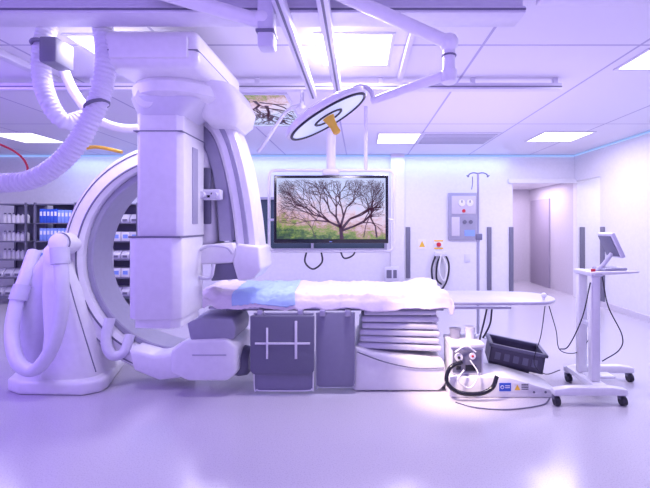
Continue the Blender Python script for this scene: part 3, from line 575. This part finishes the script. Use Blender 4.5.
# ============================================================ STORAGE RACKS
def rack(x0,x1,y0,y1,zs,label,sidemat):
    t=thing('storage_rack',label,'shelving',((x0+x1)/2,(y0+y1)/2,0),group='storage racks')
    for x in (x0,x1-0.03):
        for y in (y0,y1-0.03): part('upright',[box(x,x+0.03,y,y+0.03,0,zs[-1]+0.02)],sidemat,t)
    for z in zs: part('shelf',[box(x0,x1,y0,y1,z-0.02,z,0.003)],sidemat,t)
    part('back_panel',[box(x0,x1,y1,y1+0.01,0.05,zs[-1])],GREY,t)
    return t
ZS=[0.15,0.5,0.84,1.18,1.52,1.88]
rack(-6.85,-6.22,7.45,7.95,ZS,'grey open metal rack packed with bottles and baskets',GREY)
rack(-6.08,-5.30,7.45,7.95,ZS,'dark metal rack holding blue folders and boxes',GREY)
rack(-5.20,-4.14,7.45,7.95,ZS,'dark metal rack stacked with supply boxes',GREY)
def proto(name,geoms,m,label,cat,group,extra=None):
    o=part(name,geoms,m,None,label,cat,group,base=True); ch=[]
    if extra:
        for (nm,gg,mm) in extra: ch.append(part(nm,gg,mm,o))
    return o,ch
def copy_to(pr,loc):
    o,ch=pr; n=o.copy(); n.location=loc; link(n)
    for c in ch:
        k=c.copy(); k.parent=n; link(k)
    return n
used=set()
def put(key,loc):
    pr=PR[key]
    if key not in used: used.add(key); pr[0].location=loc; return pr[0]
    return copy_to(pr,loc)
PR={
 'bottle':proto('bottle',[lathe((0,0,0),(0,0,1),[(0,0.035),(0.12,0.038),(0.14,0.03),(0.155,0.015),(0.165,0.015)],14)],WHITE,'white plastic bottle with grey cap on the rack','bottle','bottles on the rack',[('bottle_cap',[cyl((0,0,0.165),(0,0,0.19),0.018,n=12)],GREY)]),
 'binder':proto('binder',[box(-0.03,0.03,-0.12,0.12,0,0.26,0.003)],BLUE,'blue ring binder standing on the rack','binder','blue binders on the rack',[('spine_label',[box(-0.02,0.02,-0.123,-0.12,0.13,0.21)],WHITE)]),
 'folder':proto('folder',[box(-0.03,0.03,-0.12,0.12,0,0.24,0.003)],LBLUE,'pale blue folder standing on the rack','folder','pale folders on the rack',[('spine_label',[box(-0.02,0.02,-0.123,-0.12,0.12,0.19)],WHITE)]),
 'box':proto('supply_box',[box(-0.075,0.075,-0.12,0.12,0,0.17,0.003)],WHITE,'white cardboard supply box on the rack','box','supply boxes on the rack',[('box_label',[box(-0.045,0.045,-0.123,-0.12,0.05,0.12)],LBLUE)]),
 'bin':proto('storage_bin',[prism([(-0.14,0),(0.12,0),(0.12,0.16),(-0.08,0.16),(-0.15,0.08)],-0.075,0.075,'x',0.006)],WHITE2,'pale plastic picking bin on the rack','bin','picking bins on the rack',[('bin_label',[box(-0.04,0.04,-0.158,-0.150,0.03,0.07)],GREY)]),
}
for si,z in enumerate(ZS[:-1]):
    z+=0.002
    x=-6.76
    k='bottle' if si in (2,3,4) else 'bin'; st=0.085 if k=='bottle' else 0.17
    while x<-6.28: put(k,(x,7.62,z)); x+=st
    x=-5.98
    k=('box','bin','box','folder','binder')[si]; st=0.17 if k in('box','bin') else 0.068
    while x<-5.37:
        kk=k
        if k=='binder' and x>-5.70: kk='folder'
        put(kk,(x,7.62,z)); x+=st
    x=-5.08
    k=('bin','box','bin','box','bin')[si]
    while x<-4.22: put(k,(x,7.62,z)); x+=0.17
# ============================================================ LIGHTING
arealight('violet_wash',(-4.5,2.6,2.6),(-2.3,5.0,0.5),2.0,2.0,85,(0.34,0.20,1.0))
arealight('violet_floor_wash',(-2.0,0.3,2.8),(-2.2,2.6,0.0),1.6,1.6,22,(0.42,0.27,1.0))
arealight('violet_ceiling_fill',(0.5,4.9,1.9),(0.5,4.9,3),4.0,2.5,26,(0.62,0.48,1.0))  # added upward fill to brighten the ceiling, no fixture here
arealight('violet_ceiling_fill',(0.5,1.6,1.6),(0.5,2.6,3),4.0,1.5,14,(0.50,0.38,1.0))  # second added upward fill, nearer the camera, also without a fixture
arealight('cove_wash_back',(-1.5,BY-0.25,2.80),(-1.5,BY,2.3),9,0.08,28,(0.28,0.44,1.0))
arealight('cove_wash_side',(RX-0.25,4.5,2.80),(RX,4.5,2.2),0.08,6,30,(0.42,0.58,1.0))
arealight('corridor_fill',(3.8,9.3,2.38),(3.8,9.3,0),0.8,1.2,26,(0.90,0.78,1.0))  # added fill that brightens the corridor, not an actual fitting
arealight('passage_lamp',(5.4,7.4,2.55),(5.4,7.4,0),0.8,0.8,22,(0.85,0.82,1.0))
sp=bpy.data.lights.new('lamp_beam','SPOT'); sp.energy=340; sp.color=(1.0,0.80,0.68); sp.spot_size=math.radians(27); sp.spot_blend=0.9; sp.shadow_soft_size=0.12
so=bpy.data.objects.new('lamp_beam',sp); so.location=c+n*0.2; so.rotation_euler=(Vector((0.74,3.45,0.3))-so.location).to_track_quat('-Z','Y').to_euler(); link(so)
w=bpy.data.worlds.new('room_ambient'); bpy.context.scene.world=w; w.use_nodes=True
w.node_tree.nodes['Background'].inputs['Color'].default_value=(0.48,0.37,1.0,1); w.node_tree.nodes['Background'].inputs['Strength'].default_value=0.85
# ============================================================ CAMERA
cam=bpy.data.cameras.new('camera'); cam.sensor_width=36; cam.lens=36*F/650; cam.shift_x=-(VX-325)/650; cam.shift_y=(VY-244)/650; cam.clip_start=0.05
co=bpy.data.objects.new('camera',cam); co.location=(0,0,CH); co.rotation_euler=(math.radians(90),0,0); link(co)
bpy.context.scene.camera=co
bpy.context.scene.view_settings.view_transform='Standard'
bpy.context.scene.view_settings.exposure=0.2
